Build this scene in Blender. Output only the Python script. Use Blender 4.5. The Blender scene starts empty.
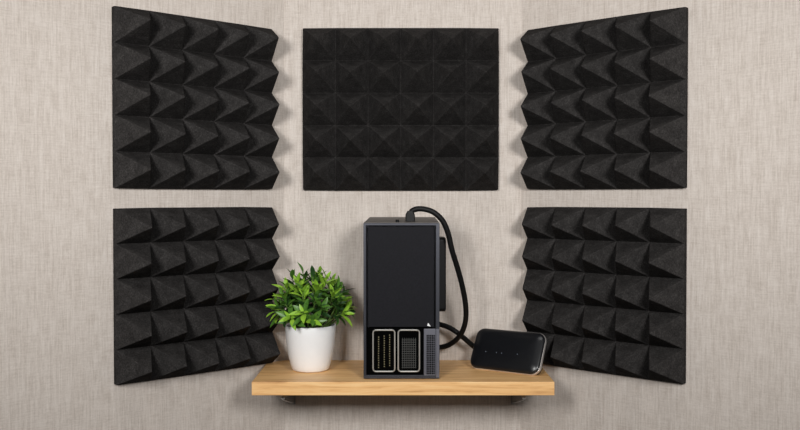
import bpy, bmesh, math, random
from mathutils import Vector, Matrix, noise
random.seed(7)
S = bpy.context.scene
COL = S.collection
PI = math.pi

# ------------------------------------------------------------------ camera, world, lights, exposure
F = 880.0                      # focal length in pixels of an 800 x 430 frame
WD = 1.649                     # camera to back wall
ZC = 1.45                      # camera height
PITCH = math.atan(17 / F)      # looking slightly down

cam_d = bpy.data.cameras.new('camera')
cam_d.sensor_fit = 'HORIZONTAL'; cam_d.sensor_width = 36.0; cam_d.lens = F / 800 * 36.0
cam = bpy.data.objects.new('camera', cam_d); COL.objects.link(cam)
cam.location = (0, -WD, ZC); cam.rotation_euler = (PI / 2 - PITCH, 0, 0)
S.camera = cam

w = bpy.data.worlds.new('world'); S.world = w; w.use_nodes = True
w.node_tree.nodes['Background'].inputs[0].default_value = (1.0, 0.98, 0.96, 1)
w.node_tree.nodes['Background'].inputs[1].default_value = 0.035

def area(name, loc, target, size, size_y, power, col=(1, 0.97, 0.93)):
    d = bpy.data.lights.new(name, 'AREA'); d.shape = 'RECTANGLE'; d.size = size; d.size_y = size_y
    d.energy = power; d.color = col
    o = bpy.data.objects.new(name, d); COL.objects.link(o)
    o.location = loc
    o.rotation_euler = (Vector(target) - Vector(loc)).to_track_quat('-Z', 'Y').to_euler()
    return o
for side, nm in ((-1, 'softbox_left'), (1, 'softbox_right')):          # gridded softboxes either side of the camera
    o = area(nm, (side * 0.44, -1.62, ZC + 0.27), (side * 0.36, -0.10, ZC + 0.08), 0.28, 0.30, 4.75, (1, 0.99, 0.98))
    o.data.spread = math.radians(100)
area('softbox_overhead', (0.0, -0.80, ZC + 1.25), (0, -0.1, ZC + 0.1), 0.5, 0.4, 3.2, (1, 0.99, 0.98))

S.view_settings.view_transform = 'Standard'; S.view_settings.look = 'None'
S.view_settings.gamma = 1; S.view_settings.use_curve_mapping = False
S.view_settings.exposure = 0.0

# ------------------------------------------------------------------ helpers
def P(px, py, d):
    """point seen at pixel px, py at distance d from the camera plane"""
    u = (px - 400) / F; v = (215 - py) / F
    dy = math.cos(PITCH) + v * math.sin(PITCH); dz = -math.sin(PITCH) + v * math.cos(PITCH)
    k = d / dy
    return Vector((u * k, d - WD, dz * k + ZC))

def link(name, bm, mats, parent=None, smooth=False, bevel=None, recalc=True):
    me = bpy.data.meshes.new(name)
    if recalc: bmesh.ops.recalc_face_normals(bm, faces=bm.faces)
    bm.to_mesh(me); bm.free()
    for m in (mats if isinstance(mats, (list, tuple)) else [mats]): me.materials.append(m)
    o = bpy.data.objects.new(name, me); COL.objects.link(o)
    if parent is not None: o.parent = parent
    if smooth:
        for p in me.polygons: p.use_smooth = True
    if bevel:
        b = o.modifiers.new('bevel', 'BEVEL'); b.width = bevel[0]; b.segments = bevel[1]
        b.limit_method = 'ANGLE'; b.angle_limit = math.radians(25)
    return o

def empty(name, loc, rz=0.0):
    o = bpy.data.objects.new(name, None); COL.objects.link(o)
    o.location = loc; o.rotation_euler = (0, 0, rz); o.empty_display_size = 0.02
    return o

def tag(o, label, cat, group=None):
    o['label'] = label; o['category'] = cat
    if group: o['group'] = group
    return o

def box(bm, x0, x1, y0, y1, z0, z1):
    vs = [bm.verts.new((x, y, z)) for x in (x0, x1) for y in (y0, y1) for z in (z0, z1)]
    for f in ((0, 1, 3, 2), (4, 6, 7, 5), (0, 4, 5, 1), (2, 3, 7, 6), (0, 2, 6, 4), (1, 5, 7, 3)):
        bm.faces.new([vs[i] for i in f])
    return vs

def rrect(x0, x1, z0, z1, r, n=6):
    pts = []
    for cx, cz, a0 in ((x1 - r, z1 - r, 0), (x0 + r, z1 - r, 90), (x0 + r, z0 + r, 180), (x1 - r, z0 + r, 270)):
        for i in range(n + 1):
            a = math.radians(a0 + 90 * i / n); pts.append((cx + r * math.cos(a), cz + r * math.sin(a)))
    return pts

def loft(bm, rings, cap0=True, cap1=True, closed=True):
    vr = [[bm.verts.new(p) for p in r] for r in rings]
    n = len(vr[0])
    for a, b in zip(vr, vr[1:]):
        for i in range(n if closed else n - 1):
            j = (i + 1) % n
            bm.faces.new((a[i], a[j], b[j], b[i]))
    if cap0: bm.faces.new(vr[0][::-1])
    if cap1: bm.faces.new(vr[-1])
    return vr

def lathe(bm, prof, n=48):
    vr = []
    for r, z in prof:
        if r < 1e-6: vr.append([bm.verts.new((0, 0, z))])
        else: vr.append([bm.verts.new((r * math.cos(2 * PI * i / n), r * math.sin(2 * PI * i / n), z)) for i in range(n)])
    for a, b in zip(vr, vr[1:]):
        for i in range(n):
            j = (i + 1) % n
            if len(a) == 1 and len(b) == 1: continue
            if len(a) == 1: bm.faces.new((a[0], b[i], b[j]))
            elif len(b) == 1: bm.faces.new((a[i], a[j], b[0]))
            else: bm.faces.new((a[i], a[j], b[j], b[i]))

def smooth_path(pts, per=10):
    out = []
    q = [pts[0] * 2 - pts[1]] + list(pts) + [pts[-1] * 2 - pts[-2]]
    for i in range(1, len(q) - 2):
        a, b, c, d = q[i - 1], q[i], q[i + 1], q[i + 2]
        for k in range(per):
            t = k / per
            out.append(0.5 * ((2 * b) + (c - a) * t + (2 * a - 5 * b + 4 * c - d) * t * t + (3 * b - a - 3 * c + d) * t ** 3))
    out.append(pts[-1].copy())
    return out

def tube(bm, pts, rad, n=12, mat=0):
    """rad: number or list"""
    up = Vector((0, 1, 0.01)); rings = []
    for i, p in enumerate(pts):
        t = (pts[min(i + 1, len(pts) - 1)] - pts[max(i - 1, 0)]).normalized()
        s = t.cross(up)
        if s.length < 1e-4: s = t.cross(Vector((1, 0, 0)))
        s.normalize(); up = s.cross(t).normalized()
        r = rad[i] if isinstance(rad, list) else rad
        rings.append([p + s * (r * math.cos(2 * PI * k / n)) + up * (r * math.sin(2 * PI * k / n)) for k in range(n)])
    n0 = len(bm.faces)
    loft(bm, rings)
    bm.faces.ensure_lookup_table()
    for f in bm.faces[n0:]: f.material_index = mat

# ------------------------------------------------------------------ materials
class NT:
    def __init__(s, name):
        s.m = bpy.data.materials.new(name); s.m.use_nodes = True
        s.t = s.m.node_tree; s.b = s.t.nodes['Principled BSDF']
    def n(s, typ, **kw):
        x = s.t.nodes.new(typ)
        for k, v in kw.items():
            if hasattr(x, k): setattr(x, k, v)
            else: x.inputs[k.replace('_', ' ')].default_value = v
        return x
    def l(s, a, b): s.t.links.new(a, b)
    def noise(s, vec, scale, detail=3, rough=0.55):
        x = s.n('ShaderNodeTexNoise'); x.inputs['Scale'].default_value = scale
        x.inputs['Detail'].default_value = detail; x.inputs['Roughness'].default_value = rough
        s.l(vec, x.inputs['Vector']); return x.outputs['Fac']
    def mapv(s, vec, scale):
        x = s.n('ShaderNodeMapping'); x.inputs['Scale'].default_value = scale
        s.l(vec, x.inputs['Vector']); return x.outputs['Vector']
    def ramp(s, fac, stops):
        x = s.n('ShaderNodeValToRGB'); e = x.color_ramp.elements
        while len(e) < len(stops): e.new(0.5)
        for i, (p, c) in enumerate(stops):
            e[i].position = p; e[i].color = (*c, 1)
        s.l(fac, x.inputs['Fac']); return x.outputs['Color']
    def math(s, op, a, b=0.5, c=None):
        x = s.n('ShaderNodeMath', operation=op)
        for i, v in enumerate((a, b, c)):
            if v is None: continue
            if isinstance(v, (int, float)): x.inputs[i].default_value = v
            else: s.l(v, x.inputs[i])
        return x.outputs[0]
    def bump(s, h, strength, dist):
        x = s.n('ShaderNodeBump'); x.inputs['Strength'].default_value = strength; x.inputs['Distance'].default_value = dist
        s.l(h, x.inputs['Height']); s.l(x.outputs[0], s.b.inputs['Normal'])

def simple(name, col, rough=0.5, metal=0.0, coat=0.0, noise_amt=0.12, scale=60, bump=0.0, spec=0.5):
    t = NT(name); co = t.n('ShaderNodeTexCoord').outputs['Object']
    nf = t.noise(co, scale)
    a = tuple(c * (1 - noise_amt) for c in col); b = tuple(min(1, c * (1 + noise_amt)) for c in col)
    t.l(t.ramp(nf, [(0.3, a), (0.7, b)]), t.b.inputs['Base Color'])
    t.b.inputs['Roughness'].default_value = rough; t.b.inputs['Metallic'].default_value = metal
    t.b.inputs['Coat Weight'].default_value = coat; t.b.inputs['Specular IOR Level'].default_value = spec
    if bump: t.bump(nf, bump, 0.0006)
    return t.m

def linen():
    t = NT('linen_wallcovering'); co = t.n('ShaderNodeTexCoord').outputs['Object']
    v1 = t.noise(t.mapv(co, (520, 520, 34)), 1.0, 3)       # vertical warp threads
    v2 = t.noise(t.mapv(co, (230, 230, 11)), 1.0, 2)      # vertical slubs
    h1 = t.noise(t.mapv(co, (40, 40, 560)), 1.0, 3)        # weft threads
    g = t.noise(co, 42, 4, 0.65)
    f = t.noise(co, 330, 2)
    s = t.math('MULTIPLY', v1, 0.30)
    s = t.math('MULTIPLY_ADD', v2, 0.22, s); s = t.math('MULTIPLY_ADD', h1, 0.20, s)
    s = t.math('MULTIPLY_ADD', f, 0.14, s); s = t.math('MULTIPLY_ADD', g, 0.14, s)
    t.l(t.ramp(s, [(0.36, (0.435, 0.376, 0.326)), (0.52, (0.605, 0.545, 0.492)), (0.66, (0.715, 0.662, 0.612))]), t.b.inputs['Base Color'])
    t.b.inputs['Roughness'].default_value = 0.95; t.b.inputs['Specular IOR Level'].default_value = 0.1
    t.bump(s, 0.35, 0.0010)
    return t.m

def foam():
    t = NT('charcoal_foam'); co = t.n('ShaderNodeTexCoord').outputs['Object']
    a = t.noise(co, 380, 3, 0.75); b = t.noise(co, 60, 3)
    s = t.math('MULTIPLY_ADD', b, 0.3, t.math('MULTIPLY', a, 0.7))
    t.l(t.ramp(s, [(0.32, (0.015, 0.0140, 0.0136)), (0.52, (0.0335, 0.0315, 0.0306)), (0.70, (0.070, 0.066, 0.064))]), t.b.inputs['Base Color'])
    t.b.inputs['Roughness'].default_value = 1.0; t.b.inputs['Specular IOR Level'].default_value = 0.0
    t.b.inputs['Sheen Weight'].default_value = 0.0; t.b.inputs['Sheen Roughness'].default_value = 0.6
    t.bump(a, 0.6, 0.001)
    return t.m

def oak():
    t = NT('oiled_oak'); co = t.n('ShaderNodeTexCoord').outputs['Object']
    big = t.noise(t.mapv(co, (3, 18, 40)), 1.0, 3)
    off = t.n('ShaderNodeVectorMath', operation='SCALE'); off.inputs['Scale'].default_value = 0.03
    cn = t.n('ShaderNodeCombineXYZ'); t.l(big, cn.inputs[1]); t.l(big, cn.inputs[2]); t.l(cn.outputs[0], off.inputs[0])
    add = t.n('ShaderNodeVectorMath', operation='ADD'); t.l(co, add.inputs[0]); t.l(off.outputs[0], add.inputs[1])
    g1 = t.noise(t.mapv(add.outputs[0], (8, 90, 150)), 1.0, 4, 0.6)
    g2 = t.noise(t.mapv(add.outputs[0], (16, 420, 620)), 1.0, 3, 0.6)
    s = t.math('MULTIPLY_ADD', g2, 0.35, t.math('MULTIPLY', g1, 0.65))
    t.l(t.ramp(s, [(0.32, (0.54, 0.27, 0.095)), (0.48, (0.84, 0.49, 0.20)), (0.64, (0.95, 0.63, 0.30))]), t.b.inputs['Base Color'])
    t.b.inputs['Roughness'].default_value = 0.45; t.bump(g2, 0.15, 0.0005)
    return t.m

def leafmat(name, col, col2):
    t = NT(name); co = t.n('ShaderNodeTexCoord').outputs['Object']
    t.l(t.ramp(t.noise(co, 90, 2), [(0.3, col), (0.7, col2)]), t.b.inputs['Base Color'])
    t.b.inputs['Roughness'].default_value = 0.38
    t.b.inputs['Subsurface Weight'].default_value = 0.0
    return t.m

M_LIN = linen(); M_FOAM = foam(); M_OAK = oak()
M_PANEL = simple('black_panel', (0.0125, 0.0125, 0.0150), 0.6, 0.0, 0, 0.12, 300, 0.15, spec=0.06)
M_BODY = simple('anodised_charcoal', (0.035, 0.036, 0.042), 0.42, 0.6, 0, 0.08, 200)
M_EDGE = simple('anodised_grey', (0.055, 0.057, 0.068), 0.35, 0.7, 0, 0.06, 200)
M_TOP = simple('warm_grey_top', (0.085, 0.076, 0.070), 0.42, 0.3, 0, 0.06, 200)
M_BLACK = simple('deep_black', (0.002, 0.002, 0.002), 0.9, 0, 0, 0.1, 100, spec=0.0)
M_RUB = simple('black_rubber', (0.0045, 0.0045, 0.0045), 0.5, 0, 0, 0.2, 300, spec=0.2)
M_RIM = simple('satin_nickel', (0.58, 0.565, 0.53), 0.38, 0.7, 0, 0.06, 200)
M_GOLD = simple('dull_brass_pins', (0.27, 0.235, 0.14), 0.4, 0.7, 0, 0.2, 300)
M_GRID = simple('grey_mesh', (0.07, 0.07, 0.066), 0.45, 0.5, 0, 0.1, 300)
M_SPK = simple('silver_grey_strip', (0.15, 0.15, 0.175), 0.40, 0.6, 0, 0.06, 200)
M_WHITE = simple('white_mark', (0.85, 0.85, 0.85), 0.5, 0, 0, 0.03, 50)
M_GLOSS = simple('gloss_black', (0.005, 0.0055, 0.007), 0.29, 0, 0.0, 0.1, 80)
M_CHROME = simple('brushed_chrome', (0.66, 0.62, 0.59), 0.34, 0.7, 0, 0.06, 200)
M_DOT = simple('dim_indicator', (0.10, 0.12, 0.15), 0.4, 0, 0, 0.05, 50)
M_POT = simple('matt_white_ceramic', (0.88, 0.885, 0.89), 0.35, 0, 0, 0.02, 40)
M_SOIL = simple('potting_soil', (0.030, 0.020, 0.012), 0.95, 0, 0, 0.6, 250, 0.8)
M_STEM = simple('green_stem', (0.10, 0.17, 0.035), 0.5, 0, 0, 0.2, 80)
M_STEEL = simple('zinc_steel', (0.36, 0.35, 0.34), 0.4, 0.9, 0, 0.06, 150)
M_L1 = leafmat('young_lit_leaf', (0.19, 0.39, 0.028), (0.31, 0.53, 0.05))  # yellow-green young tips; also paints light on the plant's front
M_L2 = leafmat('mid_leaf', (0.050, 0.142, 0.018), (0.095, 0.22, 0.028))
M_L3 = leafmat('dark_leaf', (0.012, 0.046, 0.011), (0.030, 0.082, 0.018))  # deep green that paints the shade inside the bush

# ------------------------------------------------------------------ walls
CL, CR = -0.2165, 0.2270       # the two inside corners
ANG = math.radians(41)
UL = Vector((-math.cos(ANG), -math.sin(ANG), 0)); UR = Vector((math.cos(ANG), -math.sin(ANG), 0))
NL = Vector((math.sin(ANG), -math.cos(ANG), 0)); NR = Vector((-math.sin(ANG), -math.cos(ANG), 0))
ZLO, ZHI = ZC - 0.75, ZC + 0.72

def wall(name, origin, rz, length, x0):
    bm = bmesh.new(); box(bm, x0, x0 + length, 0, 0.02, ZLO, ZHI)
    o = link(name, bm, M_LIN); o.location = origin; o.rotation_euler = (0, 0, rz)
    o['kind'] = 'structure'; return o
wall('wall_back', (0, 0, 0), 0, CR - CL, CL)
wall('wall_left', (CL, 0, 0), ANG, 0.85, -0.85)
wall('wall_right', (CR, 0, 0), -ANG, 0.85, 0.0)

# ------------------------------------------------------------------ shelf
ZS = ZC - 0.3045               # shelf top
SF = -(WD - 1.4515)            # front edge (y)
TH = 0.0225
def shelf():
    x0, x1 = -0.2458, 0.2560
    g = 0.0008
    yl = (x0 - CL) * math.tan(ANG) ; yr = (CR - x1) * math.tan(ANG)
    poly = [(x0, SF), (x1, SF), (x1, yr - g), (CR - g, -g), (CL + g, -g), (x0, yl - g)]
    bm = bmesh.new()
    loft(bm, [[Vector((x, y, z - ZS)) for x, y in poly] for z in (ZS - TH, ZS)])
    o = link('wall_shelf', bm, M_OAK, bevel=(0.0008, 2)); o.location = (0, 0, ZS)
    return tag(o, 'pale oak wall shelf set into the linen corner under the foam panels', 'shelf')
shelf()

# ------------------------------------------------------------------ acoustic foam panels
def panel_mesh(wd, ht, nc, nr, base=0.010, h=0.080):
    """front towards -y, back on y=0, x across, z up from 0"""
    bm = bmesh.new()
    cw, ch = wd / nc, ht / nr
    g = [[bm.verts.new((i * cw, -base, j * ch)) for j in range(nr + 1)] for i in range(nc + 1)]
    for i in range(nc):
        for j in range(nr):
            jx, jz = random.uniform(-.0012, .0012), random.uniform(-.0012, .0012)
            a = bm.verts.new(((i + .5) * cw + jx, -h + random.uniform(-.001, .001), (j + .5) * ch + jz))
            c = (g[i][j], g[i + 1][j], g[i + 1][j + 1], g[i][j + 1])
            for k in range(4): bm.faces.new((c[k], c[(k + 1) % 4], a))
    ring = [g[i][0] for i in range(nc)] + [g[nc][j] for j in range(nr)] + [g[i][nr] for i in range(nc, 0, -1)] + [g[0][j] for j in range(nr, 0, -1)]
    back = [bm.verts.new((v.co.x, 0, v.co.z)) for v in ring]
    n = len(ring)
    for k in range(n): bm.faces.new((ring[k], back[k], back[(k + 1) % n], ring[(k + 1) % n]))
    bm.faces.new(back)
    return bm
GP = 'charcoal pyramid foam panels on the walls'
def panel(label, origin, rz, wd, ht, nc, nr, h=0.080):
    o = link('acoustic_foam_panel', panel_mesh(wd, ht, nc, nr, h=h), M_FOAM, bevel=(0.0010, 2))
    o.location = origin; o.rotation_euler = (0, 0, rz)
    return tag(o, label, 'foam panel', GP)
PW, GAPL = 0.2990, 0.0335
lo = Vector((CL, 0, 0)) + UL * (GAPL + PW) + NL * 0.0006
ro = Vector((CR, 0, 0)) + UR * 0.0200 + NR * 0.0006
panel('charcoal pyramid foam panel on the left wall, upper one', lo + Vector((0, 0, ZC + .0165)), ANG, PW, .2930, 5, 5)
panel('charcoal pyramid foam panel on the left wall, lower one beside the plant', lo + Vector((0, 0, ZC - .3039)), ANG, PW, .2868, 5, 5)
panel('charcoal pyramid foam panel on the right wall, upper one', ro + Vector((0, 0, ZC + .0165)), -ANG, PW + .0025, .2930, 5, 5)
panel('charcoal pyramid foam panel on the right wall, lower one beside the router', ro + Vector((0, 0, ZC - .3039)), -ANG, PW + .0025, .2868, 5, 5, 0.0745)
panel('wide charcoal foam panel seen head-on in the middle, above the black device', Vector((-.1803, -.0006, ZC + .0150)), 0, .3632, .2997, 6, 5)

# ------------------------------------------------------------------ shelf brackets
def bracket(px, label):
    root = empty('shelf_bracket', (0, 0, 0))
    x = P(px, 398, 1.52).x
    z1 = ZS - TH - 0.0003
    root.location = (x, -0.002, z1)
    bm = bmesh.new(); box(bm, -.005, .005, -.155, 0, -.0025, 0); link('arm', bm, M_STEEL, root, bevel=(.0006, 2))
    bm = bmesh.new(); box(bm, -.003, .003, -.0025, 0, -.060, -.0025); link('wall_plate', bm, M_STEEL, root, bevel=(.0006, 2))
    bm = bmesh.new()
    loft(bm, [[Vector((sx, -.0025, -.0025)), Vector((sx, -.148, -.0025)), Vector((sx, -.148, -.0185)), Vector((sx, -.0025, -.058))] for sx in (-.0015, .0015)])
    link('gusset', bm, M_STEEL, root)
    bm = bmesh.new()
    c = Vector((0, -.150, -.0132))
    rings = [[c + Vector((r * math.cos(2 * PI * k / 16), y, r * math.sin(2 * PI * k / 16))) for k in range(16)] for r, y in ((.0034, .006), (.0034, -.0035), (.0025, -.0048))]
    loft(bm, rings); link('bolt', bm, M_RIM, root, smooth=False)
    tag(root, label, 'bracket', 'steel brackets under the shelf')
bracket(285, 'small steel bracket under the shelf end below the potted plant')
bracket(522, 'small steel bracket under the shelf end below the router')

# ------------------------------------------------------------------ black device
K = 0.0016768
DF = -(WD - 1.4735)            # front face y
DX = (401.75 - 400) / F * 1.4756
def U(px): return (px - 401.75) * K
def V(py): return (379.0 - py) * K
dev = empty('computer_tower', (DX, DF, ZS))
tag(dev, 'tall black box device with two port sockets standing mid shelf', 'electronic device')
HB = V(222.5); DB = 0.114
x0, x1 = U(363.4), U(439.6)
# shell : an open-fronted case, tapering a little to the back, its top rising a little to the back
bm = bmesh.new()
zb = 0.0010
rise = 0.0068
xi0, xi1, zi0, zi1 = U(366.3), U(435.6), V(375.0), V(225.0)
yi = 0.010
ro_ = lambda a, b, c, d, y: [Vector((a, y, c)), Vector((b, y, c)), Vector((b, y, d)), Vector((a, y, d))]
rings = [ro_(xi0, xi1, zi0, zi1, yi), ro_(xi0, xi1, zi0, zi1, 0.0), ro_(x0, x1, zb, HB, 0.0)]
back = [Vector((x0 + .006, DB, zb)), Vector((x1 - .003, DB, zb)), Vector((x1 - .003, DB, HB + rise)), Vector((x0 + .006, DB, HB + rise))]
loft(bm, rings + [back])
link('case', bm, M_BODY, dev, bevel=(0.0007, 2))
# brighter front frame lines
def strip(name, a, b, c, d, y0, y1, mat, parent=dev, bev=None):
    bm = bmesh.new(); box(bm, a, b, y0, y1, c, d); return link(name, bm, mat, parent, bevel=bev)
ff = -0.0008
bm = bmesh.new()
loft(bm, [ro_(x0 + .0004, x1 - .0004, zb + .0004, HB - .0004, .0002), ro_(x0 + .0004, x1 - .0004, zb + .0004, HB - .0004, ff), ro_(U(365.6), U(436.2), V(376.0), V(224.6), ff), ro_(U(365.6), U(436.2), V(376.0), V(224.6), .0002)], False, False)
o = link('front_frame', bm, M_EDGE, dev)
# top plate
bm = bmesh.new()
loft(bm, [[Vector((x0 + .001, .001, HB + .0002)), Vector((x1 - .001, .001, HB + .0002)), Vector((x1 - .004, DB - .001, HB + rise + .0002)), Vector((x0 + .007, DB - .001, HB + rise + .0002))],
          [Vector((x0 + .001, .001, HB + .001)), Vector((x1 - .001, .001, HB + .001)), Vector((x1 - .004, DB - .001, HB + rise + .001)), Vector((x0 + .007, DB - .001, HB + rise + .001))]])
link('top_plate', bm, M_TOP, dev)
strip('front_panel', U(368.0), U(434.0), V(326.6), V(226.0), .0008, .0095, M_PANEL, bev=(.0008, 2))
strip('port_bay', U(366.5), U(435.4), V(374.6), V(327.6), .0060, .0098, M_BLACK)
for sx in (x0 + .008, x1 - .012):
    for sy in (.010, DB - .014):
        bm = bmesh.new(); box(bm, sx - .004, sx + .004, sy - .004, sy + .004, 0.0, zb + .0002); link('foot', bm, M_RUB, dev)
def port(a, b, c, d, name):
    """rounded socket frame with dark inside"""
    bm = bmesh.new()
    X0, X1, Z0, Z1 = U(a), U(b), V(d), V(c)
    e = .0022
    out = rrect(X0, X1, Z0, Z1, .0062); inn = rrect(X0 + e, X1 - e, Z0 + e, Z1 - e, .0034); m0 = rrect(X0 + .0009, X1 - .0009, Z0 + .0009, Z1 - .0009, .0056); m1 = rrect(X0 + e - .0009, X1 - e + .0009, Z0 + e - .0009, Z1 - e + .0009, .004)
    f = lambda pts, y: [Vector((p[0], y, p[1])) for p in pts]
    loft(bm, [f(out, .0062), f(out, .0012), f(m0, .0004), f(m1, .0004), f(inn, .0012), f(inn, .0062)], False, False)
    fr = link(name, bm, M_RIM, dev)
    bm = bmesh.new(); loft(bm, [f(inn, .0061), f(inn, .0052)]); link('socket_floor', bm, M_BLACK, fr)
    return fr
p1 = port(372.3, 395.4, 329.2, 372.2, 'port_socket')
p2 = port(397.6, 420.2, 329.2, 372.2, 'port_socket')
# pins of the left socket
bm = bmesh.new(); box(bm, -.0009, .0009, -.0022, .0010, -.0008, .0008)
pin0 = None
for px, n0 in ((378.5, 0), (384.2, -1), (389.6, -2)):
    for k in range(14):
        zz = V(337 + n0 + k * 2.35)
        if pin0 is None: pin0 = pin = link('contact_pin', bm, M_GOLD, p1)
        else: pin = pin0.copy(); COL.objects.link(pin); pin.parent = p1
        pin.location = (U(px) + random.uniform(-.0001, .0001), .0044, zz)
# lattice of the right socket
bm = bmesh.new()
for k in range(7):
    xx = U(402.6 + k * 2.15); box(bm, xx - .0005, xx + .0005, .0034, .0052, V(368.5), V(338.0))
for k in range(13):
    zz = V(340 + k * 2.3); box(bm, U(401.8), U(416.3), .0038, .0052, zz - .00035, zz + .00035)
link('lattice', bm, M_GRID, p2)
# silver speaker strip with grille
sp = strip('speaker_strip', U(423.8), U(436.0), V(377.0), V(328.4), .0002, .0059, M_SPK, bev=(.0008, 2))
gx0, gx1, gz0, gz1 = U(426.4), U(435.0), V(374.2), V(334.2)
gr = strip('grille', gx0, gx1, gz0, gz1, -.0005, .0004, M_BLACK, parent=sp)
bm = bmesh.new()
for k in range(6):
    xx = gx0 + (gx1 - gx0) * k / 5; box(bm, xx - .00036, xx + .00036, -.0009, -.0004, gz0, gz1)
for k in range(19):
    zz = gz0 + (gz1 - gz0) * k / 18; box(bm, gx0, gx1, -.0009, -.0004, zz - .00028, zz + .00028)
link('grille_wire', bm, M_SPK, sp)
# wider right frame rail of the lower front
strip('side_rail', U(436.1), U(439.4), V(377.2), V(328.4), -.0016, -.0006, M_SPK, bev=(.0003, 2))
# little white pointer mark
bm = bmesh.new()
pts = [(428.2, 322.4), (430.8, 326.0), (429.2, 325.7), (427.2, 325.2)]
loft(bm, [[Vector((U(a), y, V(b))) for a, b in pts] for y in (.0008, .0003)])
link('pointer_mark', bm, M_WHITE, dev)
# small stud on the top, and the side handle
bm = bmesh.new(); lathe(bm, [(0, 0), (.0030, 0), (.0030, .0040), (.0024, .0048), (0, .0048)], 20)
o = link('top_stud', bm, M_RUB, dev); o.location = (U(397.3) , .010, HB + .0010)
bm = bmesh.new()
r = lambda x, g: [Vector((x, p[0], p[1])) for p in rrect(.040 + g, .085 - g, V(314.5) + g, V(238) - g, .006, 5)]
xs = x1 - .0018
loft(bm, [r(xs, 0), r(xs + .0125, 0), r(xs + .0142, .0012), r(xs + .0148, .003)])
link('side_handle', bm, M_RUB, dev, bevel=None)

# ------------------------------------------------------------------ cable
cab = empty('cable', P(410, 222, 1.488)); inv = -cab.location
def rel(p): return p + inv
seq = [(410.5, 215.5, 1.489), (411.8, 211.3, 1.489), (417, 209.0, 1.488), (425, 209.3, 1.487), (434, 212.6, 1.487), (442.6, 220.8, 1.489), (448, 233, 1.493), (452, 250, 1.500), (457.5, 268, 1.512),
       (462.5, 287, 1.525), (465.6, 305, 1.540), (465.6, 320, 1.555), (461.5, 333, 1.574), (453.5, 342, 1.590), (444, 346.6, 1.602), (432, 347, 1.610), (420, 342, 1.622)]
path = smooth_path([rel(P(*q)) for q in seq], 12)
bm = bmesh.new(); tube(bm, path, 0.0047, 14)
link('cord', bm, M_RUB, cab, smooth=True)
bm = bmesh.new()
b0 = rel(P(410.2, 222.5, 1.488)); ztop = rel(P(410.2, 213.5, 1.488)).z
zt = dev.location.z + HB + .0027 - cab.location.z
f = lambda z, a, b: [Vector((b0.x + p[0], b0.y + p[1], z)) for p in rrect(-a, a, -b, b, min(a, b) * .45, 4)]
loft(bm, [f(zt, .0082, .0058), f(ztop - .002, .0080, .0056), f(ztop + .001, .0066, .0050), f(ztop + .0045, .0048, .0046)])
link('plug', bm, M_RUB, cab, smooth=False, bevel=(.0005, 2))
tag(cab, 'thick black cable plugged into the device top, arching down its right side', 'cable')

lead = empty('cable', P(456, 331, 1.59))
seq = [(424, 322, 1.628), (434, 323, 1.618), (442, 325, 1.605), (450, 328, 1.597), (458, 333.2, 1.592), (465, 339, 1.598), (472, 345, 1.604), (479, 350, 1.608), (486, 353.5, 1.608)]
path = smooth_path([P(*q) - lead.location for q in seq], 12)
bm = bmesh.new(); tube(bm, path, 0.0047, 14); link('cord', bm, M_RUB, lead, smooth=True)
tag(lead, 'short black lead running from behind the device to the router', 'cable')

# ------------------------------------------------------------------ router
RW, RH, RT = 0.1340, 0.0755, 0.0175
yaw, tilt = 0.5705, 0.5006
rt = empty('router', (0.1775, 1.5280 - WD, ZS + 0.0040))
rt.rotation_euler = (0, 0, 0)
ax = Vector((math.cos(yaw), -math.sin(yaw), 0)); bk = Vector((math.sin(yaw), math.cos(yaw), 0))
uz = Vector((0, 0, 1)) * math.cos(tilt) + bk * math.sin(tilt)
nb = ax.cross(uz).normalized()
if nb.dot(bk) < 0: nb = -nb
# local frame: x = ax, y = nb (into the thickness), z = uz
rt.matrix_world = Matrix.Translation(rt.location) @ Matrix((ax, nb, uz)).transposed().to_4x4()
rr = lambda y, g, r=.0155: [Vector((p[0], y, p[1])) for p in rrect(-RW / 2 + g, RW / 2 - g, g, RH - g, r - g * .8, 8)]
bm = bmesh.new()
loft(bm, [rr(.0048, .0000), rr(.0026, .0004), rr(.0010, .0015), rr(0, .0032), rr(-.0016, .0075), rr(-.0029, .0140, .0165), rr(-.0037, .0235, .0255)], False, True)
link('front_cover', bm, M_GLOSS, rt, smooth=True)
bm = bmesh.new()
loft(bm, [rr(.0104, .0006), rr(.0102, -.0004), rr(.0092, -.0009), rr(.0058, -.0009), rr(.0042, -.0005), rr(.0037, .0003)], False, False)
link('chrome_band', bm, M_CHROME, rt, smooth=True)
bm = bmesh.new()
loft(bm, [rr(.0103, .0), rr(.0145, .0002), rr(.0165, .0014), rr(RT, .0040)], True, True)
link('back_cover', bm, M_RUB, rt, smooth=False)
for px_, pz_ in ((-.037, .030), (-.016, .030), (-.006, .030), (.024, .031)):
    bm = bmesh.new()
    loft(bm, [[Vector((px_ + q * math.cos(2 * PI * k / 14), y, pz_ + q * math.sin(2 * PI * k / 14))) for k in range(14)] for q, y in ((.0009, -.0030), (.0009, -.0041))])
    link('indicator', bm, M_DOT, rt)
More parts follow.
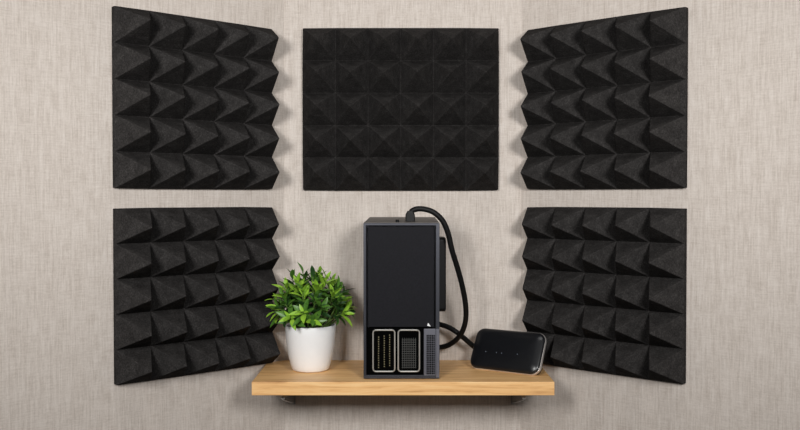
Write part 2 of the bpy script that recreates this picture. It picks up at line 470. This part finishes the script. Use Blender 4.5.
# folding kick stand behind, down to the shelf
iw = rt.matrix_world.inverted()
top = Vector((0, RT - .001, RH * .62)); wt = rt.matrix_world @ top
foot = Vector((wt.x + bk.x * .016, wt.y + bk.y * .016, ZS + .0006)); fl = iw @ foot
bm = bmesh.new(); d = (fl - top).normalized(); s = d.cross(Vector((1, 0, 0))).normalized() * .0016
loft(bm, [[top + Vector((-.016, 0, 0)) - s, top + Vector((.016, 0, 0)) - s, top + Vector((.016, 0, 0)) + s, top + Vector((-.016, 0, 0)) + s],
          [fl + Vector((-.014, 0, 0)) - s, fl + Vector((.014, 0, 0)) - s, fl + Vector((.014, 0, 0)) + s, fl + Vector((-.014, 0, 0)) + s]])
link('kick_stand', bm, M_RUB, rt)
tag(rt, 'glossy black router with a chrome rim leaning back at the shelf end', 'router')

# ------------------------------------------------------------------ potted plant
PX, PD = (310.3 - 400) / F * 1.556, 1.556
pot = empty('potted_plant', (PX, PD - WD, ZS))
tag(pot, 'bushy green leafy plant in a white pot left of the device', 'plant')
H = 0.0805
bm = bmesh.new()
lathe(bm, [(0, .0004), (.0285, .0004), (.0308, .0010), (.0328, .0032), (.0358, .0120), (.0395, .028), (.0424, .046), (.0440, .064), (.0448, H - .002), (.0444, H - .0005), (.0436, H), (.0424, H - .0008), (.0420, H - .004), (.0412, H - .014), (0, H - .014)], 64)
link('pot', bm, M_POT, pot, smooth=True)
bm = bmesh.new()
lathe(bm, [(0, H - .0105), (.02, H - .0095), (.0405, H - .0115), (.0405, H - .0136), (0, H - .0136)], 40)
for v in bm.verts:
    if v.co.z > H - .012: v.co.z += noise.noise(v.co * 180) * .0018
link('soil', bm, M_SOIL, pot, smooth=True)

def wall_room(p):
    """distance of a pot-local point from the left wall and the back wall"""
    q = p + pot.location
    return (Vector((q.x, q.y, 0)) - Vector((CL, 0, 0))).dot(NL), -q.y

def leaf(bm, base, d, up, L, W, curl, mat):
    d = d.normalized(); s = d.cross(up).normalized(); u = s.cross(d).normalized()
    prof = [(0, .10), (.12, .45), (.3, .86), (.5, 1.0), (.7, .84), (.87, .46), (1.0, .04)]
    rows = []
    for t, wd in prof:
        c = base + d * (L * t) + u * (-curl * L * t * t)
        hw = W * .5 * wd
        rows.append([bm.verts.new(c - s * hw + u * hw * .35), bm.verts.new(c), bm.verts.new(c + s * hw + u * hw * .35)])
    for a, b in zip(rows, rows[1:]):
        for k in range(2):
            fc = bm.faces.new((a[k], a[k + 1], b[k + 1], b[k])); fc.material_index = mat; fc.smooth = True

def make_stem(root2, tip, nl, young_lit, bend):
    ok = bmesh.new()
    mid = (root2 + tip) * .5 + bend
    ps = smooth_path([root2, mid, tip], 6)
    n = len(ps)
    tube(ok, ps, [.0017 - .0008 * i / (n - 1) for i in range(n)], 6)
    st = link('stem', ok, M_STEM, pot, smooth=True)
    bm = bmesh.new(); ax_ = (ps[-1] - ps[-3]).normalized(); cnt = 0
    a0 = random.uniform(0, 6.28)
    for k in range(nl):
        t = k / (nl - 1)
        i = int(round((.42 + .58 * t) * (n - 1)))
        p = ps[i]
        a = a0 + k * 2.399
        e1 = ax_.cross(Vector((.3, .2, 1)) if abs(ax_.z) < .9 else Vector((1, 0, 0))).normalized(); e2 = ax_.cross(e1)
        el = .35 + .75 * t + random.uniform(-.15, .15) if t < .86 else random.uniform(1.0, 1.35)
        d = (e1 * math.cos(a) + e2 * math.sin(a)) * math.cos(el) + ax_ * math.sin(el)
        L = random.uniform(.021, .032) * (1.0 - .25 * (t > .8)); W = L * random.uniform(.30, .40)
        tipp = p + d * L
        r1, r2 = wall_room(tipp)
        if r1 < .086 and tipp.z < .2 or r2 < .006: continue
        if math.hypot(tipp.x, tipp.y) < .046 and tipp.z < H + .004: continue
        if tipp.z < (H + .001 if tipp.y < .01 else .071): continue
        if tipp.x > .086: continue
        m = 0 if (young_lit and t > .45) else (1 if (young_lit or t > .55) else 2)  # leaves lower on a stem go darker: interior shade put into colour
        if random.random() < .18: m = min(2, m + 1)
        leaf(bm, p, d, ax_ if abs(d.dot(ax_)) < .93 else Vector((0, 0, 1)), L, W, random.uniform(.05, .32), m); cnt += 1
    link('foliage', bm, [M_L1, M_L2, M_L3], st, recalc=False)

stems = []
for k in range(46):
    az = k * 2.399 + random.uniform(-.25, .25)
    q = (k + .5) / 46
    el = math.acos(1 - q * .98)               # 0 = straight up, large = sideways
    R = random.uniform(.88, 1.04)
    rx, ry, rz = .074, .060, .088
    tip = Vector((math.sin(el) * math.cos(az) * rx * R, math.sin(el) * math.sin(az) * ry * R - .006, H + .012 + math.cos(el) * rz * R * .92))
    r1, r2 = wall_room(tip)
    if r1 < .094:
        tip += Vector((NL.x, NL.y, 0)) * (.094 - r1)
    if wall_room(tip)[1] < .02: tip.y -= .02
    root_p = Vector((math.cos(az) * .022 * math.sin(el) + random.uniform(-.006, .006), math.sin(az) * .022 * math.sin(el) + random.uniform(-.006, .006), H - .0115))
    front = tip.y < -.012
    young_lit = (front and random.random() < .52) or random.random() < .12  # bright tips favour front stems, painting the light that falls there
    make_stem(root_p, tip, random.randint(10, 14), young_lit, Vector((tip.x * .10, tip.y * .10, .010)))
